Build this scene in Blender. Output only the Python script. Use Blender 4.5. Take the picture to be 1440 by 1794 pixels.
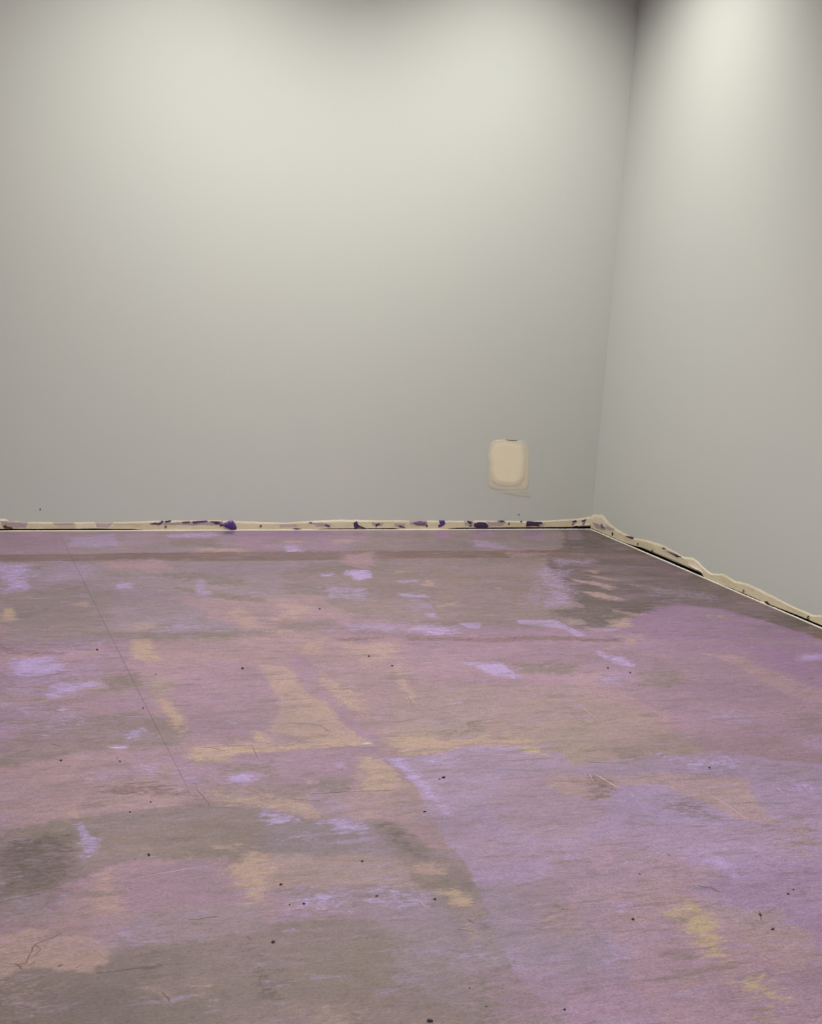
import bpy, bmesh, math, random
import numpy as np
from mathutils import Vector, Matrix, noise as mn

for o in list(bpy.data.objects):
    bpy.data.objects.remove(o)
SC = bpy.context.scene
COL = SC.collection
PI = math.pi

# ------------------------------------------------------------------ camera
F_PX, YAW, PITCH, ROLL, CA, CD, CH = 2395.698, .356972769, .174678571, .0661993209, 3.55350881, 6.65576, 1.35
_cy, _sy = math.cos(YAW), math.sin(YAW)
FWD = Vector((_sy*math.cos(PITCH), _cy*math.cos(PITCH), -math.sin(PITCH)))
_r0 = Vector((_cy, -_sy, 0)); _u0 = _r0.cross(FWD)
RGT = math.cos(ROLL)*_r0 + math.sin(ROLL)*_u0
UPV = -math.sin(ROLL)*_r0 + math.cos(ROLL)*_u0
CAM = Vector((-CA, -CD, CH))
cd = bpy.data.cameras.new('camera')
cam = bpy.data.objects.new('camera', cd); COL.objects.link(cam)
cd.sensor_fit = 'VERTICAL'; cd.sensor_height = 36.0; cd.lens = F_PX/1794*36.0
cd.clip_start = 0.05
m = Matrix((RGT, UPV, -FWD)).transposed().to_4x4(); m.translation = CAM
cam.matrix_world = m
SC.camera = cam

# ------------------------------------------------------------------ world, exposure
w = bpy.data.worlds.new('world'); SC.world = w; w.use_nodes = True
w.node_tree.nodes['Background'].inputs[0].default_value = (.9, .92, 1, 1)
w.node_tree.nodes['Background'].inputs[1].default_value = 0.05
SC.view_settings.view_transform = 'Standard'; SC.view_settings.look = 'None'
SC.view_settings.gamma = 1; SC.view_settings.use_curve_mapping = False
SC.view_settings.exposure = 0.0
CEIL = 3.55
# x, y, watts, (spot angle deg), tint : wall-side ceiling lamps, then unseen ones added for floor and ambient light
TINT = (1, .99, .87)
LAMPS = [(-2.301, -1.236, 365, 136, TINT, 'recessed ceiling lamp nearest the middle of the back wall'),
         (-0.756, -0.873, 215, 119, TINT, 'recessed ceiling lamp nearest the corner of the two grey walls'),
         (-2.0, -3.9, 250, 125, TINT, 'added ceiling lamp brightening the middle of the floor'),  # unseen lamp, added to brighten the floor
         (-5.2, -4.6, 165, 165, TINT, 'added ceiling lamp for ambient light over the left of the floor'),  # this and the next two: unseen lamps added for ambient light
         (-3.6, -7.6, 240, 165, TINT, 'added ceiling lamp for ambient light farthest from the back wall'),
         (-1.4, -6.6, 145, 165, TINT, 'added ceiling lamp for ambient light on the right behind the middle one')]

# ------------------------------------------------------------------ helpers
def lin(c):
    r = []
    for v in c[:3]:
        v /= 255.0
        r.append(v/12.92 if v <= .04045 else ((v+.055)/1.055)**2.4)
    return r

def ray(px, py):
    return FWD + RGT*((px-720)/F_PX) - UPV*((py-897)/F_PX)
def on_floor(px, py, z=0.0):
    d = ray(px, py); t = (z-CAM.z)/d.z; p = CAM+d*t
    return (p.x, p.y)
def on_back(px, py):            # back wall plane y = 0 -> (x, z)
    d = ray(px, py); t = -CAM.y/d.y; p = CAM+d*t
    return (p.x, p.z)
def on_right(px, py):           # right wall plane x = 0 -> (y, z)
    d = ray(px, py); t = -CAM.x/d.x; p = CAM+d*t
    return (p.y, p.z)

def tag(o, label=None, cat=None, group=None, kind=None):
    if label: o['label'] = label
    if cat: o['category'] = cat
    if group: o['group'] = group
    if kind: o['kind'] = kind
    return o
def link(name, verts, faces, mat, parent=None, smooth=False):
    me = bpy.data.meshes.new(name)
    me.from_pydata([tuple(v) for v in verts], [], faces); me.update()
    o = bpy.data.objects.new(name, me); COL.objects.link(o)
    if mat: me.materials.append(mat)
    if parent: o.parent = parent
    if smooth:
        me.polygons.foreach_set('use_smooth', [True]*len(me.polygons))
    return o
def box(name, lo, hi, mat, parent=None):
    x0, y0, z0 = lo; x1, y1, z1 = hi
    v = [(x0,y0,z0),(x1,y0,z0),(x1,y1,z0),(x0,y1,z0),(x0,y0,z1),(x1,y0,z1),(x1,y1,z1),(x0,y1,z1)]
    f = [(3,2,1,0),(4,5,6,7),(0,1,5,4),(1,2,6,5),(2,3,7,6),(3,0,4,7)]
    return link(name, v, f, mat, parent)

# value noise on arrays
def _hash(ix, iy, s):
    h = (ix.astype(np.int64)*374761393 + iy.astype(np.int64)*668265263 + s*974634777) & 0xffffffff
    h = ((h ^ (h >> 13))*1274126177) & 0xffffffff
    return ((h ^ (h >> 16)) & 0xffff)/65535.0
def vnoise(x, y, s=0):
    ix = np.floor(x); iy = np.floor(y); fx = x-ix; fy = y-iy
    fx = fx*fx*(3-2*fx); fy = fy*fy*(3-2*fy)
    a = _hash(ix, iy, s); b = _hash(ix+1, iy, s); c = _hash(ix, iy+1, s); d = _hash(ix+1, iy+1, s)
    return (a*(1-fx)+b*fx)*(1-fy)+(c*(1-fx)+d*fx)*fy
def fbm(x, y, s=0, o=4):
    t = 0; a = .5; n = 0
    for k in range(o):
        t = t+a*vnoise(x*2**k, y*2**k, s+k*17); n += a; a *= .55
    return t/n
def sdist(X, Y, poly):
    n = len(poly); d = np.full(X.shape, 1e9); ins = np.zeros(X.shape, bool)
    for i in range(n):
        ax, ay = poly[i]; bx, by = poly[(i+1) % n]
        ex, ey = bx-ax, by-ay; L = ex*ex+ey*ey+1e-12
        t = np.clip(((X-ax)*ex+(Y-ay)*ey)/L, 0, 1)
        d = np.minimum(d, (X-ax-t*ex)**2+(Y-ay-t*ey)**2)
        if ay != by:
            c = ((ay > Y) != (by > Y)) & (X < (bx-ax)*(Y-ay)/(by-ay)+ax)
            ins ^= c
    d = np.sqrt(d)
    return np.where(ins, d, -d)
def paint(X, Y, RGB, patches, conv, warp, dry_tex, mottle=None, soft=1.0):
    """lay coloured patches over RGB; warp = (dx, dy) arrays of unit noise; sizes in metres"""
    for (col, alpha, feather, rough, dry, pts) in patches:
        poly = [conv(*p) for p in pts]; feather = feather*(soft if feather > .02 else .9)
        xs = [p[0] for p in poly]; ys = [p[1] for p in poly]
        mg = feather+rough+.02
        sel = np.nonzero((X > min(xs)-mg) & (X < max(xs)+mg) & (Y > min(ys)-mg) & (Y < max(ys)+mg))[0]
        if not len(sel): continue
        x = X[sel]+warp[0][sel]*rough; y = Y[sel]+warp[1][sel]*rough
        d = sdist(x, y, poly)
        a = np.clip(d/feather+.5, 0, 1)
        if dry > 0:                                   # broken, dry brushed cover
            th = dry_tex[sel]
            a = np.clip((a*(1+dry)-dry*th*1.25)*1.6, 0, 1)*np.clip(a*3, 0, 1)
        a = a*a*(3-2*a)*alpha
        if mottle is not None: a = a*(1-.3*mottle[sel])
        a = a[:, None]
        RGB[sel] = RGB[sel]*(1-a)+np.array(lin(col))*a
def set_colors(me, RGB, name='paint', alpha=None):
    at = me.color_attributes.new(name, 'FLOAT_COLOR', 'POINT')
    buf = np.ones((len(me.vertices), 4), np.float32); buf[:, :3] = np.clip(RGB, 0, 1)
    if alpha is not None: buf[:, 3] = alpha
    at.data.foreach_set('color', buf.ravel())
def grid_mesh(name, P, nr, nc, mat, parent=None, smooth=True):
    """P: (nr*nc,3) rows of columns"""
    me = bpy.data.meshes.new(name)
    r = np.arange(nr-1)[:, None]; c = np.arange(nc-1)[None, :]
    a = (r*nc+c).ravel()
    q = np.stack([a, a+1, a+nc+1, a+nc], 1).astype(np.int32)
    me.vertices.add(nr*nc); me.vertices.foreach_set('co', P.astype(np.float32).ravel())
    me.loops.add(q.size); me.loops.foreach_set('vertex_index', q.ravel())
    me.polygons.add(len(q)); me.polygons.foreach_set('loop_start', np.arange(0, q.size, 4, dtype=np.int32))
    if smooth: me.polygons.foreach_set('use_smooth', np.ones(len(q), bool))
    me.update(calc_edges=True); me.validate()
    o = bpy.data.objects.new(name, me); COL.objects.link(o)
    if mat: me.materials.append(mat)
    if parent: o.parent = parent
    return o

# ------------------------------------------------------------------ paint colours and the outlines of the stains
C_T=(128,111,108); C_T2=(94,79,79); C_G=(142,124,137); C_M=(155,122,146); C_P=(165,132,142); C_K=(176,144,140)
C_Y=(184,154,136); C_L=(165,140,178); C_LB=(180,155,208); C_V=(147,111,147); C_B=(118,90,86); C_YY=(190,165,126)
C_STRIP=(215,203,180); C_STRIP2=(198,184,160); C_SW=(226,217,200); C_PU=(84,52,128); C_PUS=(158,138,156); C_TK=(158,135,131)
FLOOR_GAIN=(.745,.76,.80)
# colour, cover, edge softness m, edge wander m, dry-brush break-up, outline
FLOOR_PATCHES = [
 # --- broad tones, farthest first
 (C_G,.8,.15,.10,.2,[(0,930),(1040,925),(1100,960),(700,1000),(0,1010)]),
 (C_T,.75,.12,.08,.3,[(620,935),(1035,930),(1130,970),(1000,980),(640,968)]),
 (C_M,.7,.08,.06,.2,[(0,935),(130,935),(150,968),(0,968)]),
 (C_M,.6,.06,.05,.2,[(380,932),(640,930),(620,965),(420,966)]),
 (C_V,.75,.03,.03,.3,[(380,930),(560,929),(590,938),(400,940)]),
 (C_T,.85,.12,.09,.35,[(560,985),(960,975),(1010,1010),(1110,1085),(1020,1100),(800,1098),(600,1080),(480,1050),(500,1005)]),
 (C_T2,.95,.06,.05,.15,[(1030,926),(1445,1098),(1445,1125),(1330,1085),(1235,1063),(1175,1060),(1120,1075),(1000,1050),(960,990),(1000,930)]),
 (C_T2,.7,.06,.05,.3,[(1000,1040),(1175,1060),(1110,1085),(1060,1100),(1000,1100),(960,1070)]),
 (C_G,.8,.12,.08,.3,[(0,985),(460,985),(500,1050),(460,1110),(0,1120)]),
 (C_T,.55,.08,.06,.35,[(0,1042),(185,1030),(195,1110),(120,1130),(0,1135)]),
 (C_P,.75,.08,.06,.2,[(330,1050),(560,1045),(620,1085),(600,1120),(520,1170),(420,1160),(420,1110)]),
 (C_P,.85,.1,.06,.15,[(230,1125),(640,1115),(900,1125),(1000,1180),(1100,1220),(1440,1230),(1440,1340),(900,1330),(680,1310),(330,1320),(290,1240)]),
 (C_M,.75,.05,.04,.15,[(330,1160),(480,1165),(500,1225),(470,1290),(345,1300),(300,1220)]),
 (C_TK,.6,.1,.05,.2,[(700,1205),(1000,1195),(1180,1280),(1230,1330),(1060,1340),(870,1300),(700,1295)]),
 (C_V,.9,.025,.02,.05,[(1105,1088),(1150,1064),(1200,1059),(1262,1067),(1330,1085),(1400,1108),(1445,1121),(1445,1205),(1380,1180),(1300,1155),(1180,1150),(1110,1135),(1060,1110)]),
 (C_M,.8,.06,.05,.15,[(1000,1120),(1445,1120),(1445,1330),(1250,1320),(1180,1260),(1090,1200)]),
 (C_V,.7,.08,.06,.2,[(1290,1130),(1445,1130),(1445,1210),(1360,1175)]),
 (C_M,.75,.06,.05,.15,[(560,1090),(790,1098),(1010,1095),(1110,1110),(1000,1130),(800,1130),(600,1120)]),
 (C_M,.7,.05,.05,.2,[(660,1120),(900,1125),(1000,1160),(1010,1210),(880,1200),(760,1190),(670,1150)]),
 # left middle
 (C_L,.45,.1,.08,.5,[(0,1150),(180,1150),(240,1220),(140,1290),(0,1290)]),
 (C_T,.8,.06,.05,.3,[(60,1262),(190,1255),(240,1252),(325,1275),(325,1320),(240,1310),(120,1320),(0,1345),(0,1295)]),
 (C_T,.7,.04,.04,.3,[(130,1190),(245,1182),(255,1212),(200,1225),(110,1235)]),
 (C_P,.7,.06,.05,.3,[(0,1345),(130,1320),(320,1310),(330,1400),(180,1440),(90,1440),(0,1460)]),
 (C_M,.6,.05,.04,.3,[(130,1345),(310,1320),(330,1370),(180,1385)]),
 (C_B,.45,.03,.03,.2,[(190,1375),(350,1372),(420,1405),(330,1415),(170,1425)]),
 (C_K,.55,.03,.04,.3,[(100,1425),(200,1405),(330,1400),(220,1430),(120,1440)]),
 (C_M,.8,.05,.04,.1,[(310,1325),(480,1315),(640,1305),(695,1325),(700,1345),(650,1380),(480,1375),(330,1370)]),
 (C_T,.6,.06,.05,.3,[(350,1340),(470,1330),(480,1370),(370,1375)]),
 (C_T,.85,.03,.025,.2,[(0,1455),(110,1437),(270,1417),(420,1412),(560,1440),(640,1480),(600,1500),(420,1510),(260,1500),(160,1530),(0,1590)]),
 (C_G,.7,.05,.04,.2,[(0,1545),(100,1530),(120,1590),(70,1610),(0,1612)]),
 (C_T,.9,.05,.03,.15,[(190,1655),(300,1652),(460,1632),(560,1610),(680,1620),(720,1660),(800,1750),(850,1800),(0,1800),(0,1700)]),
 (C_P,.85,.05,.04,.1,[(100,1600),(210,1530),(400,1500),(440,1560),(450,1635),(300,1650),(180,1650),(60,1640)]),
 (C_M,.85,.02,.015,.05,[(200,1535),(330,1508),(400,1503),(425,1555),(430,1578),(320,1584),(225,1600),(205,1560)]),
 (C_G,.7,.05,.03,.1,[(250,1600),(440,1580),(470,1630),(300,1652),(200,1652)]),
 (C_K,.9,.03,.025,.1,[(0,1640),(60,1632),(100,1636),(160,1642),(190,1655),(195,1672),(150,1700),(50,1695),(0,1715)]),
 # middle lower
 (C_G,.8,.1,.07,.2,[(480,1440),(620,1440),(760,1500),(850,1560),(880,1650),(700,1640),(640,1600),(500,1560)]),
 (C_P,.7,.07,.05,.2,[(600,1375),(740,1375),(830,1440),(880,1500),(820,1510),(700,1450),(620,1440)]),
 (C_K,.7,.06,.05,.2,[(430,1500),(480,1510),(640,1500),(780,1510),(760,1540),(600,1550),(500,1560),(440,1560)]),
 (C_T,.75,.04,.04,.25,[(660,1435),(715,1450),(770,1500),(850,1545),(820,1600),(760,1570),(700,1510)]),
 (C_G,.85,.08,.05,.2,[(700,1640),(900,1600),(960,1700),(1080,1800),(860,1800),(760,1740)]),
 (C_TK,.5,.06,.05,.25,[(780,1590),(880,1600),(900,1650),(800,1660)]),
 # big lilac slab of paint right of centre
 (C_L,.80,.018,.012,.03,[(683,1330),(760,1322),(800,1308),(890,1306),(985,1318),(1010,1340),(1120,1325),(1290,1322),(1445,1340),(1445,1800),(1000,1800),(900,1700),(860,1600),(830,1530),(790,1480),(760,1430),(725,1375)]),
 (C_P,.5,.1,.07,.2,[(880,1370),(1000,1350),(1060,1420),(980,1480),(860,1430)]),
 (C_P,.55,.1,.08,.25,[(900,1560),(1100,1480),(1230,1520),(1180,1600),(1000,1640)]),
 (C_M,.7,.1,.08,.25,[(1000,1720),(1200,1660),(1445,1620),(1445,1800),(1000,1800)]),
 (C_V,.45,.1,.08,.25,[(1260,1560),(1445,1520),(1445,1640),(1360,1640)]),
 (C_M,.6,.1,.08,.25,[(850,1700),(1020,1700),(1030,1780),(900,1800)]),
 (C_K,.7,.03,.03,.15,[(960,1362),(1070,1360),(1180,1355),(1300,1362),(1330,1420),(1350,1440),(1300,1438),(1230,1400),(1160,1375),(1080,1375),(1060,1400),(1000,1392),(960,1378)]),
 (C_L,.8,.03,.03,.1,[(1080,1382),(1165,1375),(1190,1400),(1240,1410),(1300,1440),(1260,1450),(1150,1440),(1100,1420)]),
 (C_B,.55,.02,.02,.5,[(1033,1360),(1078,1366),(1085,1385),(1060,1400),(1035,1398)]),
 (C_T,.5,.03,.03,.3,[(1140,1405),(1220,1400),(1270,1435),(1200,1430)]),
 (C_T,.45,.04,.04,.3,[(1060,1325),(1160,1312),(1180,1330),(1120,1340)]),
 (C_TK,.55,.08,.06,.2,[(1340,1440),(1445,1440),(1445,1500),(1380,1500)]),
 (C_K,.5,.06,.05,.3,[(960,1585),(1010,1590),(1010,1630),(960,1640)]),
 (C_TK,.6,.05,.05,.2,[(1260,1590),(1340,1590),(1400,1640),(1440,1680),(1380,1690),(1300,1650)]),
 (C_P,.55,.08,.07,.2,[(1050,1560),(1200,1540),(1300,1640),(1445,1700),(1445,1800),(1150,1800),(1100,1700)]),
 (C_G,.6,.08,.07,.2,[(850,1560),(960,1560),(1050,1660),(1000,1700),(900,1680)]),
 (C_T2,.40,.10,.08,.2,[(0,1480),(90,1460),(120,1520),(90,1590),(0,1600)]),
 (C_T2,.35,.10,.08,.2,[(0,1730),(220,1740),(420,1770),(400,1800),(0,1800)]),  # light falloff in the near left corner, painted as a darker tone
 (C_T2,.30,.05,.05,.2,[(190,1660),(330,1660),(350,1720),(230,1730)]),
 # --- back row details and painted reflections
 (C_L,.7,.02,.02,.4,[(118,943),(205,934),(209,956),(125,957)]),
 (C_LB,.6,.02,.02,.6,[(290,938),(370,932),(390,938),(300,945)]),
 (C_LB,.6,.02,.02,.6,[(495,958),(520,956),(535,967),(500,968)]),
 (C_K,.7,.02,.02,.5,[(498,947),(535,947),(535,951),(500,951)]),
 (C_K,.8,.02,.02,.5,[(582,947),(618,945),(618,950),(590,953)]),
 (C_K,.7,.03,.03,.3,[(340,961),(420,960),(430,967),(340,968)]),
 (C_T,.6,.03,.03,.3,[(290,945),(380,944),(380,958),(300,957)]),
 (C_V,.8,.02,.015,.1,[(764,930),(782,930),(786,943),(762,943)]),  # this and the next three: reflections of the wall dabs, painted on
 (C_V,.5,.03,.02,.1,[(828,929),(858,929),(862,942),(826,942)]),
 (C_V,.6,.03,.02,.1,[(920,929),(950,929),(952,945),(918,945)]),
 (C_G,.5,.03,.02,.1,[(1000,929),(1018,929),(1020,946),(998,946)]),
 (C_PU,.6,.015,.015,.2,[(390,930),(412,929),(414,936),(392,937)]),
 (C_L,.6,.03,.02,.5,[(820,945),(860,948),(910,964),(830,958)]),
 # brown seam band across the boards
 (C_B,.95,.02,.012,.1,[(0,972),(150,971),(300,968),(480,966),(660,965),(860,965),(1000,963),(1135,962),(1152,973),(1080,975),(860,977),(660,979),(480,982),(300,983),(0,983)]),
 (C_P,.7,.03,.02,.3,[(600,970),(660,967),(660,985),(640,998),(600,985)]),
 (C_P,.5,.02,.015,.5,[(880,968),(960,968),(960,975),(900,977)]),
 (C_T2,.6,.015,.01,.3,[(920,964),(1150,962),(1140,972),(930,966)]),
 # row between brown seam and y 1110
 (C_LB,.65,.05,.04,.4,[(0,985),(45,988),(60,1015),(50,1035),(0,1038)]),
 (C_T,.7,.02,.02,.4,[(55,992),(115,991),(110,998),(60,998)]),
 (C_L,.45,.04,.04,.5,[(110,985),(180,990),(170,1015),(60,1025)]),
 (C_P,.7,.04,.04,.3,[(160,984),(280,981),(310,998),(210,1000)]),
 (C_T,.6,.03,.02,.4,[(180,1000),(240,1000),(235,1012),(190,1010)]),
 (C_T,.75,.03,.02,.4,[(250,1005),(350,1003),(430,1015),(430,1026),(380,1025),(300,1012)]),
 (C_T,.8,.02,.015,.4,[(300,1026),(350,1030),(400,1040),(490,1050),(490,1058),(400,1050),(320,1036)]),
 (C_T,.6,.03,.02,.4,[(60,1035),(150,1027),(150,1033),(60,1042)]),
 (C_L,.75,.015,.012,.2,[(343,1016),(357,1016),(360,1030),(370,1040),(352,1043),(346,1030)]),
 (C_LB,.55,.02,.02,.5,[(195,1022),(230,1020),(235,1030),(200,1032)]),
 (C_LB,.75,.02,.02,.4,[(605,1000),(645,998),(655,1012),(630,1018),(605,1005)]),
 (C_LB,.55,.02,.02,.5,[(560,1004),(590,1003),(592,1010),(562,1010)]),
 (C_LB,.55,.02,.02,.6,[(690,1016),(735,1016),(735,1021),(690,1021)]),
 (C_LB,.6,.02,.02,.6,[(700,1038),(750,1042),(750,1048),(700,1045)]),
 (C_L,.55,.04,.04,.6,[(560,1025),(660,1030),(650,1055),(570,1050)]),
 (C_L,.5,.05,.05,.6,[(720,1050),(770,1060),(770,1082),(730,1075)]),
 (C_LB,.6,.02,.02,.5,[(745,1073),(768,1074),(765,1082),(745,1082)]),
 (C_K,.75,.015,.015,.3,[(745,1014),(762,1022),(768,1028),(742,1028)]),
 (C_YY,.5,.015,.02,.7,[(690,1000),(720,1002),(718,1004),(690,1003)]),
 (C_YY,.5,.015,.02,.7,[(760,1062),(800,1052),(795,1060),(775,1066)]),
 (C_L,.5,.06,.05,.5,[(940,985),(1010,990),(1000,1030),(980,1060),(930,1060),(930,1020)]),
 (C_L,.5,.05,.04,.5,[(960,975),(1040,980),(1060,985),(980,995)]),
 (C_K,.62,.012,.015,.6,[(1020,998),(1058,1002),(1045,1006)]),
 (C_K,.62,.012,.015,.6,[(1008,1005),(1055,1010),(1100,1020),(1060,1016)]),
 (C_K,.66,.02,.02,.5,[(1000,1014),(1040,1018),(1080,1030),(1070,1034),(1040,1025),(1005,1020)]),
 (C_K,.72,.02,.025,.5,[(1010,1034),(1060,1038),(1096,1050),(1070,1050),(1030,1043)]),
 (C_K,.6,.012,.012,.6,[(1110,1022),(1140,1026),(1112,1026)]),
 (C_K,.6,.012,.012,.6,[(1080,1070),(1140,1078),(1120,1079)]),
 (C_K,.85,.03,.03,.3,[(1075,1088),(1105,1084),(1108,1096),(1080,1102)]),
 (C_TK,.6,.02,.02,.5,[(990,1085),(1015,1086),(1020,1092),(995,1094)]),
 (C_L,.6,.03,.03,.3,[(960,1030),(1000,1045),(1000,1060),(960,1065)]),
 (C_G,.5,.04,.04,.4,[(1100,1020),(1250,1040),(1260,1055),(1160,1045)]),
 (C_LB,.75,.012,.01,.1,[(806,1092),(840,1091),(840,1102),(820,1100)]),
 (C_LB,.7,.015,.01,.15,[(905,1086),(975,1086),(990,1095),(1025,1112),(1010,1116),(990,1102),(910,1092)]),
 (C_LB,.55,.03,.03,.4,[(730,1096),(800,1098),(800,1110),(760,1112),(690,1104)]),
 (C_L,.6,.03,.03,.4,[(560,1090),(720,1096),(700,1108),(560,1102)]),
 (C_LB,.5,.02,.015,.3,[(1040,1102),(1080,1102),(1075,1107),(1045,1107)]),
 (C_K,.55,.03,.03,.3,[(1065,1115),(1130,1110),(1120,1132),(1050,1138)]),
 (C_B,.55,.012,.01,.2,[(545,1121),(600,1118),(720,1115),(800,1116),(850,1118),(960,1112),(1090,1118),(1090,1126),(960,1122),(860,1126),(760,1122),(600,1124)]),
 (C_K,.6,.03,.03,.3,[(480,1050),(540,1060),(545,1090),(500,1088)]),
 (C_Y,.6,.03,.02,.3,[(478,1080),(505,1085),(512,1095),(480,1090)]),
 (C_T,.6,.03,.03,.4,[(480,1090),(600,1085),(590,1100),(530,1108),(500,1104)]),
 (C_Y,.65,.03,.03,.3,[(450,1095),(500,1105),(520,1108),(490,1112),(440,1112)]),
 (C_K,.75,.03,.03,.3,[(395,1070),(430,1060),(445,1080),(470,1120),(430,1118)]),
 (C_T,.65,.03,.02,.3,[(120,1106),(480,1104),(480,1112),(280,1122),(180,1118)]),
 (C_L,.5,.04,.04,.5,[(270,1085),(290,1085),(390,1092),(370,1105),(280,1104)]),
 (C_Y,.8,.02,.02,.4,[(0,1064),(22,1065),(30,1084),(0,1090)]),
 (C_K,.6,.02,.02,.4,[(128,1056),(155,1052),(160,1062),(132,1064)]),
 (C_K,.5,.03,.02,.3,[(215,1092),(265,1088),(270,1104),(215,1104)]),
 (C_Y,.75,.015,.012,.3,[(234,1122),(262,1120),(272,1134),(288,1157),(236,1155),(228,1140)]),
 (C_L,.4,.04,.04,.5,[(120,1120),(190,1120),(150,1145),(60,1140)]),
 (C_B,.4,.02,.02,.3,[(0,1134),(120,1143),(120,1150),(0,1148)]),
 (C_LB,.8,.03,.025,.45,[(20,1156),(80,1152),(115,1160),(105,1175),(60,1186),(22,1184)]),
 (C_LB,.7,.03,.03,.5,[(110,1196),(170,1193),(178,1202),(125,1214),(60,1232),(80,1205)]),
 (C_LB,.5,.03,.03,.6,[(160,1228),(215,1222),(210,1238),(165,1242)]),
 (C_L,.5,.05,.04,.5,[(0,1225),(60,1232),(75,1250),(10,1262)]),
 (C_LB,.55,.02,.03,.6,[(50,1282),(90,1284),(85,1292),(55,1290)]),
 (C_LB,.6,.02,.03,.6,[(215,1280),(255,1276),(258,1294),(225,1300)]),
 (C_LB,.7,.01,.01,.3,[(190,1307),(222,1307),(222,1312),(200,1312)]),
 (C_M,.6,.04,.04,.3,[(150,1222),(250,1212),(275,1245),(170,1258)]),
 (C_LB,.55,.03,.03,.6,[(240,1340),(285,1336),(285,1358),(250,1362)]),
 (C_LB,.5,.03,.03,.6,[(158,1355),(190,1352),(195,1372),(160,1378)]),
 (C_LB,.75,.02,.02,.45,[(395,1362),(430,1355),(442,1358),(432,1374),(402,1372)]),
 (C_LB,.4,.04,.04,.5,[(315,1345),(345,1345),(360,1372),(330,1375)]),
 (C_Y,.75,.02,.02,.25,[(272,1228),(295,1225),(300,1232),(318,1262),(320,1285),(300,1268)]),
 (C_TK,.8,.03,.02,.2,[(258,1185),(300,1195),(303,1222),(262,1222)]),
 # tan strokes in the middle
 (C_Y,.62,.04,.03,.2,[(455,1165),(500,1168),(525,1190),(560,1225),(620,1285),(645,1303),(560,1303),(480,1280),(490,1240),(480,1200)]),
 (C_M,.75,.03,.025,.1,[(505,1145),(545,1145),(560,1200),(600,1240),(660,1290),(670,1303),(640,1298),(590,1250),(545,1215),(515,1180)]),
 (C_Y,.5,.04,.03,.3,[(560,1185),(600,1190),(640,1230),(650,1250),(600,1240),(570,1215)]),
 (C_K,.8,.02,.015,.25,[(686,1165),(700,1163),(712,1195),(728,1235),(715,1228),(700,1200)]),
 (C_K,.7,.04,.03,.2,[(600,1130),(700,1120),(700,1150),(640,1165)]),
 (C_Y,.5,.05,.05,.35,[(520,1115),(560,1122),(570,1145),(530,1140)]),
 (C_Y,.8,.012,.01,.2,[(443,1281),(458,1280),(480,1303),(472,1308),(455,1305)]),
 (C_Y,.85,.02,.02,.25,[(335,1312),(400,1308),(560,1300),(650,1300),(650,1304),(480,1313),(410,1322),(402,1334),(345,1337),(335,1325)]),
 (C_SW,.5,.01,.01,.3,[(632,1300),(648,1299),(650,1303),(634,1304)]),
 (C_Y,.7,.05,.03,.25,[(680,1282),(760,1290),(900,1290),(960,1305),(975,1318),(890,1305),(800,1306),(760,1320),(690,1326)]),
 (C_YY,.75,.012,.015,.35,[(905,1307),(950,1308),(975,1318),(920,1320)]),
 (C_T,.6,.03,.03,.4,[(765,1280),(800,1270),(840,1262),(855,1272),(830,1288),(780,1290)]),
 (C_G,.4,.03,.03,.4,[(762,1262),(800,1262),(805,1275),(770,1275)]),
 (C_Y,.7,.03,.03,.3,[(615,1330),(655,1328),(690,1345),(710,1375),(700,1388),(620,1384),(630,1355)]),
 (C_T,.65,.03,.03,.4,[(540,1370),(600,1365),(620,1378),(600,1392),(545,1385)]),
 (C_YY,.6,.02,.03,.5,[(395,1385),(440,1386),(560,1390),(600,1395),(560,1415),(430,1412)]),
 (C_Y,.6,.04,.04,.4,[(370,1385),(480,1390),(620,1405),(680,1430),(620,1432),(520,1420),(380,1408)]),
 (C_YY,.5,.02,.02,.6,[(530,1368),(545,1368),(548,1374),(530,1375)]),
 (C_LB,.5,.02,.02,.5,[(570,1335),(600,1334),(605,1345),(580,1346)]),
 (C_L,.5,.04,.03,.4,[(570,1400),(610,1395),(625,1415),(580,1418)]),
 (C_LB,.85,.03,.03,.5,[(462,1422),(500,1424),(515,1440),(535,1455),(520,1468),(490,1455),(470,1440)]),
 (C_LB,.75,.03,.03,.55,[(545,1440),(600,1432),(645,1448),(635,1460),(590,1462),(560,1452)]),
 (C_L,.5,.05,.04,.5,[(500,1450),(560,1452),(560,1480),(500,1475)]),
 (C_YY,.55,.03,.03,.5,[(675,1442),(700,1455),(725,1480),(730,1495),(700,1470)]),
 (C_T2,.45,.03,.02,.3,[(655,1440),(700,1442),(735,1475),(735,1500),(700,1490)]),
 (C_LB,.7,.02,.02,.3,[(682,1332),(700,1330),(735,1358),(760,1395),(790,1430),(740,1390),(700,1352)]),
 (C_LB,.5,.04,.03,.4,[(740,1328),(790,1325),(790,1340),(750,1342)]),
 # left lower
 (C_LB,.6,.025,.02,.5,[(137,1437),(165,1437),(170,1455),(188,1470),(165,1492),(148,1500),(125,1550),(98,1588),(108,1545),(135,1500),(130,1470)]),
 (C_T2,.5,.03,.03,.3,[(0,1470),(120,1455),(125,1510),(100,1560),(0,1560)]),
 (C_TK,.6,.03,.02,.25,[(200,1485),(285,1470),(270,1490),(190,1500)]),
 (C_G,.55,.05,.04,.3,[(180,1425),(260,1422),(250,1445),(200,1450)]),
 (C_T2,.4,.03,.02,.3,[(270,1468),(340,1462),(340,1475),(280,1478)]),
 (C_Y,.65,.04,.03,.3,[(380,1478),(420,1478),(440,1495),(470,1520),(480,1560),(440,1582),(425,1555),(405,1505)]),
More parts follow.
